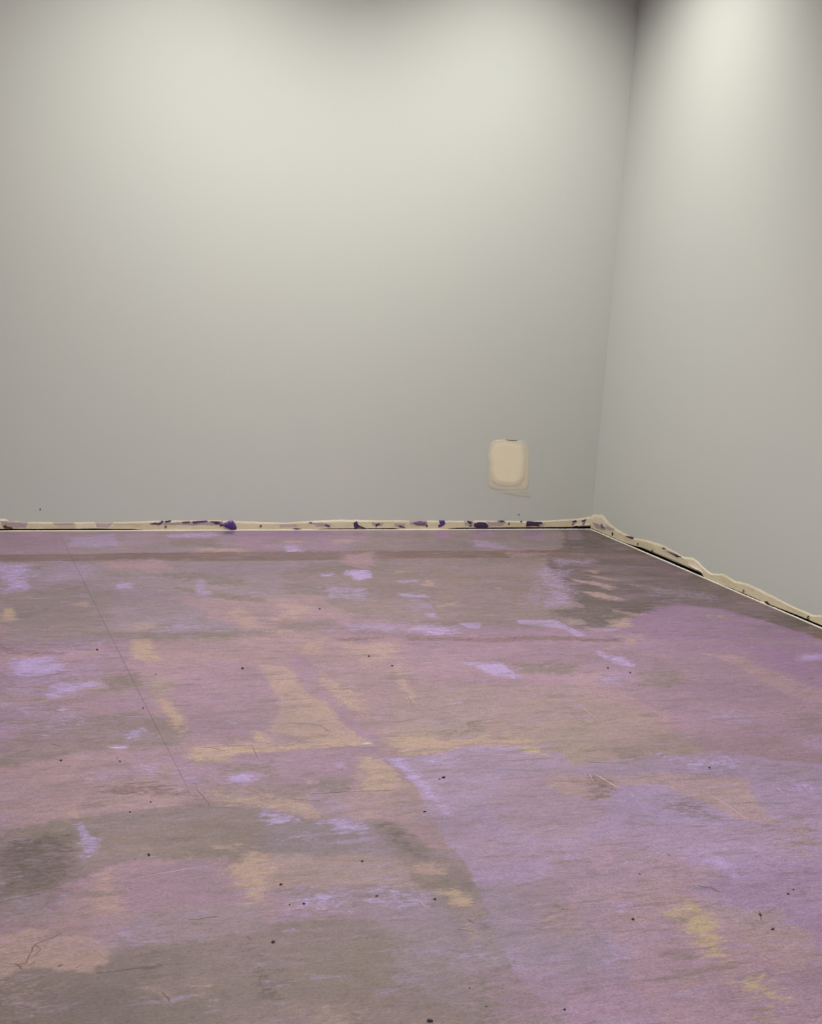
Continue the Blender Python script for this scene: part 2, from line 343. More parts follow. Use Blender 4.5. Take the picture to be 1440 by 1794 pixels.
 (C_K,.65,.03,.03,.3,[(165,1530),(200,1528),(208,1565),(215,1595),(150,1590),(165,1560)]),
 (C_L,.55,.06,.04,.5,[(200,1620),(260,1605),(270,1635),(240,1655),(190,1650)]),
 (C_K,.5,.02,.02,.4,[(245,1728),(275,1728),(295,1755),(280,1750)]),
 (C_K,.5,.03,.03,.5,[(330,1722),(360,1722),(365,1752),(340,1740)]),
 (C_LB,.5,.05,.04,.5,[(500,1570),(600,1555),(640,1575),(600,1600),(510,1600)]),
 (C_LB,.45,.04,.04,.5,[(670,1550),(720,1545),(760,1585),(700,1600),(680,1620),(660,1590)]),
 (C_G,.4,.06,.05,.4,[(690,1610),(780,1620),(760,1760),(720,1760)]),
 (C_K,.8,.02,.015,.25,[(718,1512),(760,1512),(785,1535),(725,1536)]),
 (C_T,.7,.02,.015,.2,[(722,1537),(788,1537),(820,1560),(800,1590),(765,1570)]),
 (C_Y,.8,.015,.012,.25,[(757,1562),(800,1556),(828,1575),(832,1592),(792,1588),(785,1572)]),
 (C_T2,.55,.015,.015,.3,[(842,1618),(862,1615),(868,1625),(850,1632)]),
 (C_T,.6,.04,.03,.2,[(820,1700),(850,1715),(880,1760),(900,1800),(830,1800)]),
 (C_LB,.4,.05,.04,.5,[(820,1660),(860,1660),(870,1690),(840,1690)]),
 (C_TK,.5,.06,.05,.4,[(0,1720),(90,1725),(80,1760),(0,1750)]),
 (C_T2,.5,.05,.04,.3,[(455,1660),(500,1700),(540,1760),(560,1790),(500,1790),(460,1720)]),
 (C_TK,.6,.05,.05,.3,[(530,1765),(620,1765),(640,1800),(530,1800)]),
 (C_TK,.5,.04,.03,.3,[(320,1500),(410,1496),(400,1506),(330,1512)]),
 # right side
 (C_LB,.75,.025,.03,.35,[(800,1158),(845,1160),(890,1162),(925,1182),(905,1190),(870,1185),(840,1168)]),
 (C_T,.7,.03,.03,.3,[(898,1162),(960,1158),(1005,1160),(1000,1182),(930,1180)]),
 (C_LB,.6,.02,.02,.3,[(1038,1138),(1070,1145),(1100,1158),(1130,1180),(1100,1172),(1060,1155)]),
 (C_L,.6,.05,.04,.4,[(1040,1180),(1130,1175),(1180,1195),(1120,1208),(1060,1200)]),
 (C_T,.6,.04,.03,.4,[(1125,1175),(1190,1172),(1215,1195),(1160,1205),(1110,1200)]),
 (C_K,.5,.03,.03,.25,[(1225,1143),(1300,1150),(1360,1180),(1445,1212),(1445,1232),(1380,1215),(1330,1185),(1280,1160)]),
 (C_YY,.4,.02,.02,.5,[(1230,1078),(1270,1078),(1275,1084),(1235,1084)]),
 (C_T,.5,.02,.02,.4,[(1300,1090),(1360,1100),(1350,1105),(1305,1098)]),
 (C_B,.9,.012,.008,.05,[(1405,1100),(1445,1103),(1445,1121),(1425,1117)]),
 (C_LB,.6,.02,.02,.4,[(1400,1145),(1445,1145),(1445,1155),(1400,1158)]),
 (C_L,.5,.05,.05,.4,[(1230,1245),(1290,1245),(1330,1262),(1260,1265)]),
 (C_T,.45,.06,.05,.4,[(1370,1240),(1445,1245),(1445,1290),(1390,1290)]),
 (C_L,.55,.04,.04,.3,[(1385,1295),(1445,1293),(1445,1315),(1410,1312)]),
 (C_T,.6,.04,.04,.35,[(1050,1318),(1100,1312),(1155,1315),(1150,1335),(1080,1338)]),
 (C_TK,.7,.04,.03,.2,[(960,1265),(1020,1262),(1060,1290),(1060,1330),(1010,1335),(985,1318),(960,1312)]),
 (C_LB,.4,.04,.03,.4,[(1160,1325),(1290,1322),(1320,1350),(1240,1352)]),
 (C_B,.4,.02,.02,.3,[(1180,1335),(1200,1343),(1195,1350)]),
 (C_TK,.5,.04,.03,.3,[(1380,1350),(1445,1350),(1445,1365),(1390,1365)]),
 (C_LB,.45,.05,.04,.3,[(1370,1370),(1445,1370),(1445,1390),(1390,1390)]),
 (C_LB,.6,.03,.03,.35,[(1205,1496),(1240,1494),(1265,1505),(1300,1540),(1270,1535),(1240,1520)]),
 (C_LB,.35,.06,.05,.4,[(1060,1560),(1110,1560),(1110,1595),(1070,1595)]),
 (C_YY,.7,.03,.02,.7,[(1165,1596),(1190,1594),(1192,1572),(1225,1582),(1262,1620),(1265,1650),(1290,1690),(1255,1690),(1220,1665),(1195,1630)]),
 (C_YY,.6,.04,.03,.8,[(1270,1690),(1330,1700),(1370,1735),(1370,1755),(1310,1750),(1280,1720)]),
 (C_YY,.5,.03,.03,.8,[(1330,1765),(1355,1765),(1360,1794),(1345,1794)]),
 (C_Y,.5,.03,.02,.5,[(1105,1605),(1130,1600),(1125,1615),(1110,1615)]),
 (C_YY,.4,.03,.02,.6,[(1195,1710),(1225,1712),(1215,1735),(1200,1730)]),
 (C_K,.45,.04,.04,.3,[(1340,1625),(1390,1630),(1385,1660),(1350,1650)]),
 (C_TK,.4,.04,.04,.3,[(1395,1680),(1445,1670),(1445,1700),(1400,1700)]),
]
BACK_PATCHES = [
 (C_SW,.9,.004,.003,.0,[(-5,905),(10,907),(10,917),(-5,918)]),
 (C_SW,.8,.003,.003,.1,[(134,917),(190,917),(190,927),(134,927)]),
 (C_SW,.7,.003,.003,.3,[(540,910),(640,909),(645,913),(580,918),(545,916)]),
 (C_SW,.5,.004,.004,.3,[(1005,912),(1036,905),(1036,922),(1010,920)]),
 (C_STRIP2,.7,.004,.004,.2,[(100,918),(130,918),(128,926),(100,926)]),
 (C_STRIP2,.7,.004,.004,.2,[(200,915),(250,916),(250,922),(200,921)]),
 (C_PUS,.7,.003,.004,.8,[(0,913),(50,913),(45,925),(5,924)]),
 (C_PUS,.8,.003,.004,.7,[(262,916),(390,912),(392,920),(330,920),(270,919)]),
 (C_PUS,.6,.003,.004,.8,[(90,913),(130,914),(128,920),(95,920)]),
 (C_PUS,.6,.003,.004,.8,[(165,913),(200,914),(190,924),(170,924)]),
 (C_PUS,.7,.003,.004,.6,[(540,915),(580,917),(578,924),(555,922)]),
 (C_PUS,.8,.003,.004,.6,[(650,915),(672,916),(668,922),(652,921)]),
 (C_PUS,.7,.003,.004,.6,[(690,917),(710,918),(706,924),(692,923)]),
 (C_PUS,.7,.003,.004,.6,[(716,911),(748,911),(748,922),(720,920)]),
 (C_PUS,.7,.003,.004,.6,[(812,912),(830,911),(828,922),(815,921)]),
 (C_PUS,.7,.003,.004,.6,[(852,913),(885,914),(880,921),(856,922)]),
 (C_PUS,.5,.003,.004,.6,[(940,914),(955,917),(950,924),(940,924)]),
 (C_PUS,.5,.003,.004,.8,[(490,918),(520,918),(520,924),(490,924)]),
]
RIGHT_PATCHES = [
 (C_SW,.75,.006,.005,.1,[(1035,902),(1056,902),(1066,916),(1056,922),(1040,915)]),
 (C_SW,.6,.006,.005,.2,[(1195,975),(1216,978),(1235,992),(1250,1006),(1235,1005),(1215,992)]),
 (C_PUS,.8,.004,.004,.6,[(1038,915),(1050,918),(1064,925),(1060,930),(1045,925)]),
 (C_PUS,.6,.004,.004,.6,[(1064,922),(1078,926),(1076,930),(1064,928)]),
 (C_PUS,.4,.004,.004,.7,[(1165,962),(1190,970),(1188,976),(1168,968)]),
 (C_STRIP2,.6,.004,.004,.2,[(1120,950),(1150,962),(1150,975),(1120,965)]),
]
BACK_TOP = [(-400,907),(-60,909),(0,908),(12,909),(14,912),(60,914),(120,914),(200,914),(250,913),(300,911),(400,911),(430,913),(500,915),(545,912),(600,910),(660,911),(720,911),(790,912),(860,912),(930,913),(960,911),(1000,909),(1025,906),(1040,903)]
BACK_BOT = [(-400,927),(0,926.5),(100,926.5),(170,926),(232,926.8),(262,929),(330,930),(470,929),(540,928.5),(570,926.2),(690,925.2),(705,928),(770,927.5),(800,924.6),(900,923.8),(1000,923),(1022,922.4),(1034,921),(1040,921)]
RIGHT_TOP = [(1037,903),(1042,900),(1056,900),(1065,912),(1079,925),(1096,934.5),(1112,942),(1136,946.5),(1160,953.5),(1183,966.5),(1199,975.5),(1214,976.5),(1223,982.5),(1232,993),(1247,1004.5),(1267,1004.5),(1288,1017.5),(1310,1021.5),(1339,1035.5),(1378,1056.5),(1407,1069.5),(1425,1078),(1444,1078)]
RIGHT_BOT = [(1035,925),(1045,929),(1070,940),(1096,951),(1110,955.5),(1128,960),(1180,981),(1214,996.5),(1229,1003.5),(1235,1011),(1262,1023),(1285,1031.5),(1331,1051),(1342,1060),(1350,1059),(1395,1076.5),(1444,1097)]
C_SKIM=(216,206,189); C_CORE=(238,227,204)

# ------------------------------------------------------------------ materials
def mat(name, rgb=(.5,.5,.5), rough=.6, spec=.5):
    M = bpy.data.materials.new(name); M.use_nodes = True
    b = M.node_tree.nodes['Principled BSDF']
    b.inputs['Base Color'].default_value = (*rgb, 1); b.inputs['Roughness'].default_value = rough
    b.inputs['Specular IOR Level'].default_value = spec
    return M
class NT:
    def __init__(s, M):
        s.t = M.node_tree; s.b = s.t.nodes['Principled BSDF']
        s.pos = s.t.nodes.new('ShaderNodeNewGeometry').outputs['Position']
    def n(s, ty, **k):
        x = s.t.nodes.new(ty)
        for a, v in k.items(): setattr(x, a, v)
        return x
    def L(s, a, b): s.t.links.new(a, b)
    def mapv(s, scale, off=(0,0,0)):
        x = s.n('ShaderNodeMapping'); x.inputs['Scale'].default_value = scale; x.inputs['Location'].default_value = off
        s.L(s.pos, x.inputs['Vector']); return x.outputs[0]
    def noise(s, vec, scale, detail=4, rough=.55, dist=0):
        x = s.n('ShaderNodeTexNoise'); x.inputs['Scale'].default_value = scale; x.inputs['Detail'].default_value = detail
        x.inputs['Roughness'].default_value = rough; x.inputs['Distortion'].default_value = dist
        s.L(vec, x.inputs['Vector']); return x.outputs[0]
    def math(s, op, a, b=None, c=None, clamp=False):
        x = s.n('ShaderNodeMath', operation=op); x.use_clamp = clamp
        for i, v in enumerate((a, b, c)):
            if v is None: continue
            if isinstance(v, (int, float)): x.inputs[i].default_value = v
            else: s.L(v, x.inputs[i])
        return x.outputs[0]
    def rng(s, v, a, b, c, d, smooth=False):
        x = s.n('ShaderNodeMapRange'); x.interpolation_type = 'SMOOTHSTEP' if smooth else 'LINEAR'
        s.L(v, x.inputs[0])
        for i, k in enumerate((a, b, c, d)): x.inputs[i+1].default_value = k
        return x.outputs[0]
    def mix(s, f, a, b, mode='MIX'):
        x = s.n('ShaderNodeMix', data_type='RGBA', blend_type=mode)
        for i, v in ((0, f), (6, a), (7, b)):
            if isinstance(v, (int, float)): x.inputs[i].default_value = v
            elif isinstance(v, tuple): x.inputs[i].default_value = v
            else: s.L(v, x.inputs[i])
        return x.outputs[2]
    def bump(s, h, strength, dist=.001):
        x = s.n('ShaderNodeBump'); x.inputs['Strength'].default_value = strength; x.inputs['Distance'].default_value = dist
        s.L(h, x.inputs['Height']); s.L(x.outputs[0], s.b.inputs['Normal'])

WALL_RGB = (.568, .578, .568)
def wall_mat():
    M = mat('grey_wall_paint', WALL_RGB, .55, .3); N = NT(M)
    st = N.noise(N.mapv((1,1,1)), 260, 3, .6)
    lo = N.noise(N.mapv((1,1,.5)), 2.2, 3)
    c = N.mix(N.rng(st, .3, .7, 0, 1), (*[v*.97 for v in WALL_RGB], 1), (*[v*1.03 for v in WALL_RGB], 1))
    c = N.mix(N.rng(lo, .35, .65, 0, .35), c, (WALL_RGB[0]*.975, WALL_RGB[1]*.99, WALL_RGB[2]*1.02, 1))
    N.L(c, N.b.inputs['Base Color']); N.bump(st, .25, .0006)
    return M
def attr_mat(name, rough=.6, spec=.4, grain=.06, bump=.3, scale=150):
    M = mat(name, rough=rough, spec=spec); N = NT(M)
    a = N.n('ShaderNodeAttribute', attribute_name='paint').outputs['Color']
    g = N.noise(N.mapv((1,1,1)), scale, 5, .65)
    k = N.rng(g, .3, .7, 1-grain, 1+grain)
    kc = N.n('ShaderNodeCombineColor')
    for i in range(3): N.L(k, kc.inputs[i])
    c = N.mix(1.0, a, kc.outputs[0], 'MULTIPLY')
    N.L(c, N.b.inputs['Base Color']); N.bump(g, bump, .001)
    return M
def floor_mat():
    M = mat('paint_stained_floor', rough=.5, spec=.35); N = NT(M)
    a = N.n('ShaderNodeAttribute', attribute_name='paint').outputs['Color']
    da = N.n('ShaderNodeAttribute', attribute_name='daub'); dc, dm = da.outputs['Color'], da.outputs['Alpha']
    # trowel streaks, fine grit and short curly fibres
    g1 = N.noise(N.mapv((14, 34, 1)), 1.6, 8, .68, .6)
    g2 = N.noise(N.mapv((1, 1.5, 1)), 130, 5, .8)
    g3 = N.noise(N.mapv((1, 1.9, 1)), 44, 3, .6, 2.6)
    g5 = N.noise(N.mapv((1, 1.6, 1), (1,5,0)), 75, 3, .6, 2.0)
    # dry-brushed daubs break up over the fibres of the board
    dn = N.noise(N.mapv((30, 75, 1), (3,1,0)), 1.0, 7, .72, .9)
    dn = N.rng(dn, .36, .64, 0, 1)
    cov = N.math('SUBTRACT', N.math('MULTIPLY', dm, 1.45), dn)
    cov = N.math('MULTIPLY', N.rng(cov, -.30, .45, 0, 1, True), N.rng(dm, 0, .12, 0, .85))
    c = N.mix(cov, a, dc)
    # thin taupe and lilac wipes left by the trowel
    t1 = N.noise(N.mapv((3.6, 15, 1), (2,7,0)), 1.8, 10, .72, .5)
    t2 = N.noise(N.mapv((4, 14, 1), (9,2,0)), 2.0, 10, .74, .5)
    c = N.mix(N.rng(t1, .51, .64, 0, .58, True), c, (*lin(C_T), 1))
    c = N.mix(N.rng(t2, .54, .66, 0, .55, True), c, (*lin(C_L), 1))
    fib = N.rng(N.math('ABSOLUTE', N.math('SUBTRACT', g3, .5)), 0, .020, 1, 0)
    fib2 = N.rng(N.math('ABSOLUTE', N.math('SUBTRACT', g5, .5)), 0, .024, 1, 0)
    msk = N.rng(N.noise(N.mapv((1,1,1)), 3.1, 6, .65), .44, .62, 0, 1, True)
    msk2 = N.rng(N.noise(N.mapv((1,1,1), (7,3,0)), 4.3, 6, .65), .5, .66, 0, 1, True)
    g4 = N.noise(N.mapv((1, 2.8, 1), (3,9,0)), 24, 5, .6, 2.6)
    crk = N.math('MULTIPLY', N.rng(N.math('ABSOLUTE', N.math('SUBTRACT', g4, .5)), 0, .010, 1, 0), msk2)
    k = N.math('ADD', N.rng(g1, .25, .75, -.20, .20), N.rng(g2, .25, .75, -.38, .38))
    g6 = N.noise(N.mapv((1, 2.2, 1), (4,4,0)), 38, 9, .82, .8)
    k = N.math('ADD', k, N.rng(g6, .3, .7, -.22, .22))
    k = N.math('ADD', k, N.math('MULTIPLY', N.math('MULTIPLY', fib, msk), .55))
    k = N.math('ADD', k, N.math('MULTIPLY', fib2, .16))
    k = N.math('SUBTRACT', k, N.math('MULTIPLY', crk, .34))
    k = N.math('ADD', k, .97)
    kc = N.n('ShaderNodeCombineColor')
    for i in range(3): N.L(k, kc.inputs[i])
    c = N.mix(1.0, c, kc.outputs[0], 'MULTIPLY')
    c = N.mix(1.0, c, (*FLOOR_GAIN, 1), 'MULTIPLY')
    N.L(c, N.b.inputs['Base Color'])
    h = N.math('ADD', N.math('MULTIPLY', g1, .6), N.math('ADD', N.math('MULTIPLY', g2, .35), N.math('MULTIPLY', fib, .3)))
    N.bump(h, .4, .0012)
    N.L(N.rng(g1, .3, .7, .40, .58), N.b.inputs['Roughness'])
    return M
M_WALL = wall_mat()
M_FLOOR = floor_mat()
M_CEIL = mat('white_ceiling_paint', (.74, .73, .70), .8, .2)
M_STRIP = attr_mat('bare_wall_strip', .7, .25, .07, .4, 180)
M_PATCH = attr_mat('drywall_mud', .75, .2, .025, .25, 120)
M_BEAD = mat('white_edge_bead', (.80, .76, .68), .5)
M_DARK = mat('hole_and_gap_shade', (.015, .012, .012), .9, .1)
M_PURPLE = mat('purple_paint', lin((84, 52, 128)), .45)
M_PURPLE_D = mat('dark_purple_paint', lin((60, 42, 78)), .5)
M_CRUMB = mat('dark_crumb', (.03, .02, .03), .8)
M_SCR = mat('pale_scratch', lin((205, 180, 196)), .6)
M_CRACK = mat('dark_crack', lin((104, 84, 88)), .8)
M_METAL = mat('white_lamp_trim', (.8,.8,.8), .4)
M_LAMP = mat('lamp_lens', (1,1,1), .4)
M_LAMP.node_tree.nodes['Principled BSDF'].inputs['Emission Color'].default_value = (1, .95, .88, 1)
M_LAMP.node_tree.nodes['Principled BSDF'].inputs['Emission Strength'].default_value = 6

# ------------------------------------------------------------------ room shell
XL, YB = -7.2, -9.2
def S(o): return tag(o, kind='structure')
GAP = .017
S(box('wall_back', (XL, 0, GAP), (.12, .12, CEIL), M_WALL))
S(box('wall_right', (0, YB, GAP), (.12, -.0001, CEIL), M_WALL))
S(box('wall_left', (XL-.12, YB, 0), (XL, .12, CEIL), M_WALL))
S(box('wall_front', (XL, YB-.12, 0), (.12, YB, CEIL), M_WALL))
S(box('ceiling', (XL-.12, YB-.12, CEIL), (.12, .12, CEIL+.12), M_CEIL))
# near-black slabs standing in for the shade in the gap under the walls
S(box('gap_shade_back', (XL, .0035, -.004), (.12, .115, .003), M_DARK))
S(box('gap_shade_right', (.0035, YB, -.004), (.115, .0034, .003), M_DARK))

# ------------------------------------------------------------------ floor with its stained paint

xs = np.concatenate([np.linspace(XL, -3.75, 60)[:-1], np.linspace(-3.75, .14, 780)])
yy = [.14]
while yy[-1] > -5.0:
    dd = yy[-1]+CD; yy.append(yy[-1]-min(.012, max(.0045, dd*dd/3234*.9)))
ys = np.array(yy+list(np.linspace(yy[-1], YB, 60)[1:]))[::-1]
GX, GY = np.meshgrid(xs, ys)
X = GX.ravel(); Y = GY.ravel()
wx = (fbm(X*9, Y*9, 3, 5)-.5)*2+(vnoise(X*70, Y*70, 9)-.5)*.5
wy = (fbm(X*9, Y*9, 31, 5)-.5)*2+(vnoise(X*70, Y*70, 39)-.5)*.5
dryt = .55*fbm(X*22, Y*45, 5, 4)+.45*vnoise(X*90, Y*150, 77)
dryt = np.clip((dryt-.28)/.44, 0, 1)
# low frequency wandering of greys and mauves over the whole slab
RGB = np.zeros((len(X), 3))
n1 = np.clip((fbm(X*1.3, Y*2.0, 101, 5)-.33)/.34, 0, 1)[:, None]
n2 = np.clip((fbm(X*2.7, Y*4.5, 202, 5)-.35)/.3, 0, 1)[:, None]
RGB[:] = np.array(lin(C_T))*(1-n1)+np.array(lin(C_M))*n1
RGB = RGB*(1-.45*n2)+np.array(lin(C_P))*.45*n2
def is_daub(p):
    px = [q[0] for q in p[5]]; py = [q[1] for q in p[5]]
    return p[4] >= .4 or (p[4] >= .2 and (max(px)-min(px))*(max(py)-min(py)) < 16000)
# small scattered daubs that follow the trowel direction
mot = np.clip((fbm(X*3.1, Y*8.5, 707, 5)-.36)/.28, 0, 1)
n3 = np.clip((fbm(X*6, Y*16, 303, 4)-.56)/.1, 0, 1)[:, None]*.3
RGB = RGB*(1-n3)+np.array(lin(C_L))*n3
n5 = np.clip((fbm(X*5, Y*11, 505, 4)-.6)/.1, 0, 1)[:, None]*.3
RGB = RGB*(1-n5)+np.array(lin(C_K))*n5
paint(X, Y, RGB, [p for p in FLOOR_PATCHES if not is_daub(p)], on_floor, (wx, wy), dryt, mot, 1.3)
# broad cloudiness in the stain itself
cl = ((fbm(X*2.2, Y*4.6, 606, 5)-.5)*.42)[:, None]
RGB *= 1+cl*np.array([1, 1, .92])
DC = RGB.copy(); DA = np.zeros(len(X))
for (col, alpha, feather, rough, dry, pts) in [p for p in FLOOR_PATCHES if is_daub(p)]:
    poly = [on_floor(*p) for p in pts]; px = [p[0] for p in poly]; py = [p[1] for p in poly]
    fe = max(feather*2.0, .035); ro = rough*1.2; mg = fe+ro+.02
    sel = np.nonzero((X > min(px)-mg) & (X < max(px)+mg) & (Y > min(py)-mg) & (Y < max(py)+mg))[0]
    if not len(sel): continue
    d = sdist(X[sel]+wx[sel]*ro, Y[sel]+wy[sel]*ro, poly)
    a = np.clip(d/fe+.5, 0, 1)
    k = np.clip(a*4, 0, 1)[:, None]
    DC[sel] = DC[sel]*(1-k)+np.array(lin(col))*k
    DA[sel] = np.maximum(DA[sel]*(1-k[:, 0]), a*alpha*(1.0-.28*dry))
# the straight board joint running to the back wall
P = np.stack([X, Y, np.zeros_like(X)], 1)
fl = S(grid_mesh('floor', P, len(ys), len(xs), M_FLOOR))
set_colors(fl.data, RGB); set_colors(fl.data, DC, 'daub', DA)

def ribbon(name, pts, w0, mat_, parent=None, jit=.3, seed=0, conv=on_floor, z=.0006, label=None):
    rnd = random.Random(seed)
    Q = [Vector(conv(*p)) for p in pts]; R = []
    for a, b in zip(Q[:-1], Q[1:]):
        L = (b-a).length; n = max(2, int(L/.012))
        for i in range(n): R.append(a.lerp(b, i/n))
    R.append(Q[-1]); V = []; Fc = []
    for i, p in enumerate(R):
        d = (R[min(i+1, len(R)-1)]-R[max(i-1, 0)]).normalized(); nrm = Vector((-d.y, d.x))
        t = i/(len(R)-1); w = w0*.5*(.45+.55*math.sin(PI*min(1, max(0, t))))*(1+rnd.uniform(-jit, jit))
        c = p+nrm*rnd.uniform(-jit, jit)*w0*.8
        V += [(*(c-nrm*w*.5), 0.0), (*(c-nrm*w*.15), z), (*(c+nrm*w*.15), z), (*(c+nrm*w*.5), 0.0)]
        if i:
            k = 4*i
            for j in range(3): Fc.append((k-4+j, k-3+j, k+1+j, k+j))
    o = link(name, V, Fc, mat_, parent)
    if label: o['label'] = label
    return o
SEAM = [(106,938),(140,1005),(172,1070),(205,1136),(237,1200),(262,1250),(287,1298),(306,1336),(327,1377)]
ribbon('board_joint', SEAM, .0034, M_CRACK, fl, .12, 1, label='thin straight dark joint running to the back wall')
ribbon('board_joint', [(343,1382),(356,1395),(368,1412)], .004, M_CRACK, fl, .3, 2)
SCR = [([(1042,1355),(1062,1368),(1087,1382)], .0040), ([(1106,1392),(1113,1396)], .004),
       ([(1232,1386),(1256,1399),(1282,1416),(1312,1438)], .0026), ([(1014,1233),(1030,1247),(1050,1263)], .0022),
       ([(1360,1379),(1374,1389)], .003), ([(1412,1383),(1422,1388)], .003),
       ([(732,1577),(742,1585),(756,1594)], .003), ([(1118,1616),(1132,1627)], .002),
       ([(218,1545),(260,1534),(330,1522),(400,1510)], .002), ([(1032,1355),(1040,1370)], .003),
       ([(100,1245),(118,1243)], .006), ([(192,1310),(222,1309)], .009), ([(1150,965),(1115,960)], .003)]
for i, (p, w_) in enumerate(SCR): ribbon('scratch', p, w_, M_SCR, fl, .35, 10+i)
CRK = [([(110,1634),(85,1646),(60,1655),(52,1672),(45,1686),(30,1690)], .005), ([(60,1655),(72,1663),(58,1676)], .003),
       ([(26,1688),(36,1694),(40,1698)], .006), ([(52,1692),(62,1684)], .005), ([(100,1692),(110,1690)], .012),
       ([(134,1696),(142,1692)], .005), ([(284,1738),(298,1755)], .006),
       ([(0,1131),(12,1136),(24,1134),(40,1131)], .006), ([(358,1309),(376,1311),(394,1316)], .005),
       ([(500,1268),(540,1268),(562,1272),(580,1283)], .003), ([(593,1388),(650,1386),(690,1384)], .0045),
       ([(512,1400),(530,1402),(560,1403)], .004), ([(545,1391),(600,1388)], .003), ([(608,1381),(616,1383)], .006),
       ([(166,1380),(182,1378)], .004), ([(222,1373),(250,1371),(278,1369)], .004), ([(240,1380),(310,1376)], .003),
       ([(90,1304),(110,1308)], .006), ([(40,1317),(55,1315)], .008), ([(98,1330),(106,1333)], .008), ([(140,1300),(185,1291)], .003),
       ([(570,1305),(580,1309)], .006), ([(818,1611),(832,1617)], .008), ([(800,1628),(830,1632)], .004),
       ([(1222,1551),(1246,1556),(1262,1563)], .009), ([(983,1594),(998,1592)], .009), ([(1340,1514),(1358,1517)], .005),
       ([(1330,1596),(1334,1614)], .007), ([(1350,1626),(1358,1626)], .004), ([(170,1705),(210,1700),(250,1695),(285,1692)], .005),
       ([(432,1641),(440,1647)], .005), ([(454,1718),(458,1706)], .004), ([(712,1114),(740,1112)], .005), ([(760,1126),(778,1131)], .005),
       ([(840,1113),(880,1112),(905,1119)], .004), ([(0,1130),(120,1128)], .004), ([(20,1790),(34,1788)], .008),
       ([(1105,1108),(1145,1107),(1190,1105)], .004), ([(0,1580),(40,1572),(70,1566)], .003), ([(330,1612),(380,1606)], .003),
       ([(714,1220),(724,1236)], .003), ([(305,1235),(335,1236)], .003), ([(440,1303),(452,1330)], .003),
       ([(1026,1317),(1044,1315)], .003), ([(1030,1335),(1100,1338)], .003), ([(1168,1496),(1176,1500)], .006)]
for i, (p, w_) in enumerate(CRK): ribbon('crack', p, w_, M_CRACK, fl, .45, 50+i)

# ------------------------------------------------------------------ bare strips where the old skirting was
def interp(pts, t):
    a = np.array(sorted(pts)); return np.interp(t, a[:, 0], a[:, 1])
def strip(name, conv, top_px, bot_px, t0, t1, axis, patches, seed):
    n = int((t1-t0)/.0028); nr = 26
    t = np.linspace(t0, t1, n)
    top = interp([conv(*p) for p in top_px], t)+(fbm(t*30, t*0+seed, seed, 5)-.5)*.005+(vnoise(t*180, t*0, seed+5)-.5)*.0016
    bot = interp([conv(*p) for p in bot_px], t)+(fbm(t*24, t*0+seed, seed+9, 4)-.5)*.0018
    v = np.linspace(0, 1, nr)
    T = np.tile(t, nr); Z = (bot[None, :]+(top-bot)[None, :]*v[:, None]).ravel()
    V = np.repeat(v, n)
    # proud of the wall by a couple of millimetres, feathered out at the top edge
    d = .0036*np.clip((1-V)/.22, .12, 1)+(fbm(T*60, Z*60, seed+2, 3)-.5)*.0010
    base = np.array(lin(C_STRIP)); rgb = np.tile(base, (len(T), 1))
    a = np.clip((fbm(T*14, Z*40, seed+40, 4)-.42)/.2, 0, 1)[:, None]*.45
    rgb = rgb*(1-a)+np.array(lin(C_STRIP2))*a
    wxx = (fbm(T*60, Z*60, seed+3, 4)-.5)*2; wyy = (fbm(T*60, Z*60, seed+4, 4)-.5)*2
    dt = np.clip((.5*vnoise(T*120, Z*260, seed+5)+.5*fbm(T*60, Z*160, seed+6, 3)-.25)/.5, 0, 1)
    paint(T, Z, rgb, patches, conv, (wxx, wyy), dt)
    # fade back to the wall paint in the feathered lip
    e = np.clip((V-.93)/.07, 0, 1)[:, None]*.75; rgb = rgb*(1-e)+np.array(WALL_RGB)*e
    Pp = np.zeros((len(T), 3))
    if axis == 'x': Pp[:, 0] = T; Pp[:, 1] = -d; Pp[:, 2] = Z
    else: Pp[:, 0] = -d; Pp[:, 1] = T; Pp[:, 2] = Z
    # return face so the torn foot has thickness
    back = Pp[:n].copy(); back[:, 1 if axis == 'x' else 0] = .004
    Pf = np.concatenate([back, Pp]); rf = np.concatenate([rgb[:n]*.9, rgb])
    o = S(grid_mesh(name, Pf, nr+1, n, M_STRIP)); set_colors(o.data, rf)
    return o
strip('trim_1', on_back, BACK_TOP, BACK_BOT, -7.19, -.001, 'x', BACK_PATCHES, 7)
strip('trim_2', on_right, RIGHT_TOP, RIGHT_BOT, -9.19, -.001, 'y', RIGHT_PATCHES, 23)
T1 = bpy.data.objects['trim_1']; T2 = bpy.data.objects['trim_2']

def bead(name, a, b, axis, seed):
    """thin white L bead on the slab edge, slightly wavy, chipped in places"""
    n = int(abs(b-a)/.006); V = []; Fc = []
    for i in range(n+1):
        t = a+(b-a)*i/n
        h = .0040+.0012*(mn.noise(Vector((t*9, seed, 0))))+.0009*mn.noise(Vector((t*60, seed, 3)))
        p = .0075+.0015*mn.noise(Vector((t*5, seed, 7)))
        sec = [(p, -.001), (p, h*.8), (p-.0015, h), (-.001, h), (-.001, -.001)]
        for (d, z) in sec:
            V.append((t, -d, z) if axis == 'x' else (-d, t, z))
        if i:
            k = 5*i
            for j in range(4):
                q = (k-5+j, k-4+j, k+1+j, k+j)
                Fc.append(q if axis == 'y' else q[::-1])
    return S(link(name, V, Fc, M_BEAD))
bead('trim_3', -7.19, -.004, 'x', 1)
bead('trim_4', -9.19, -.004, 'y', 2)

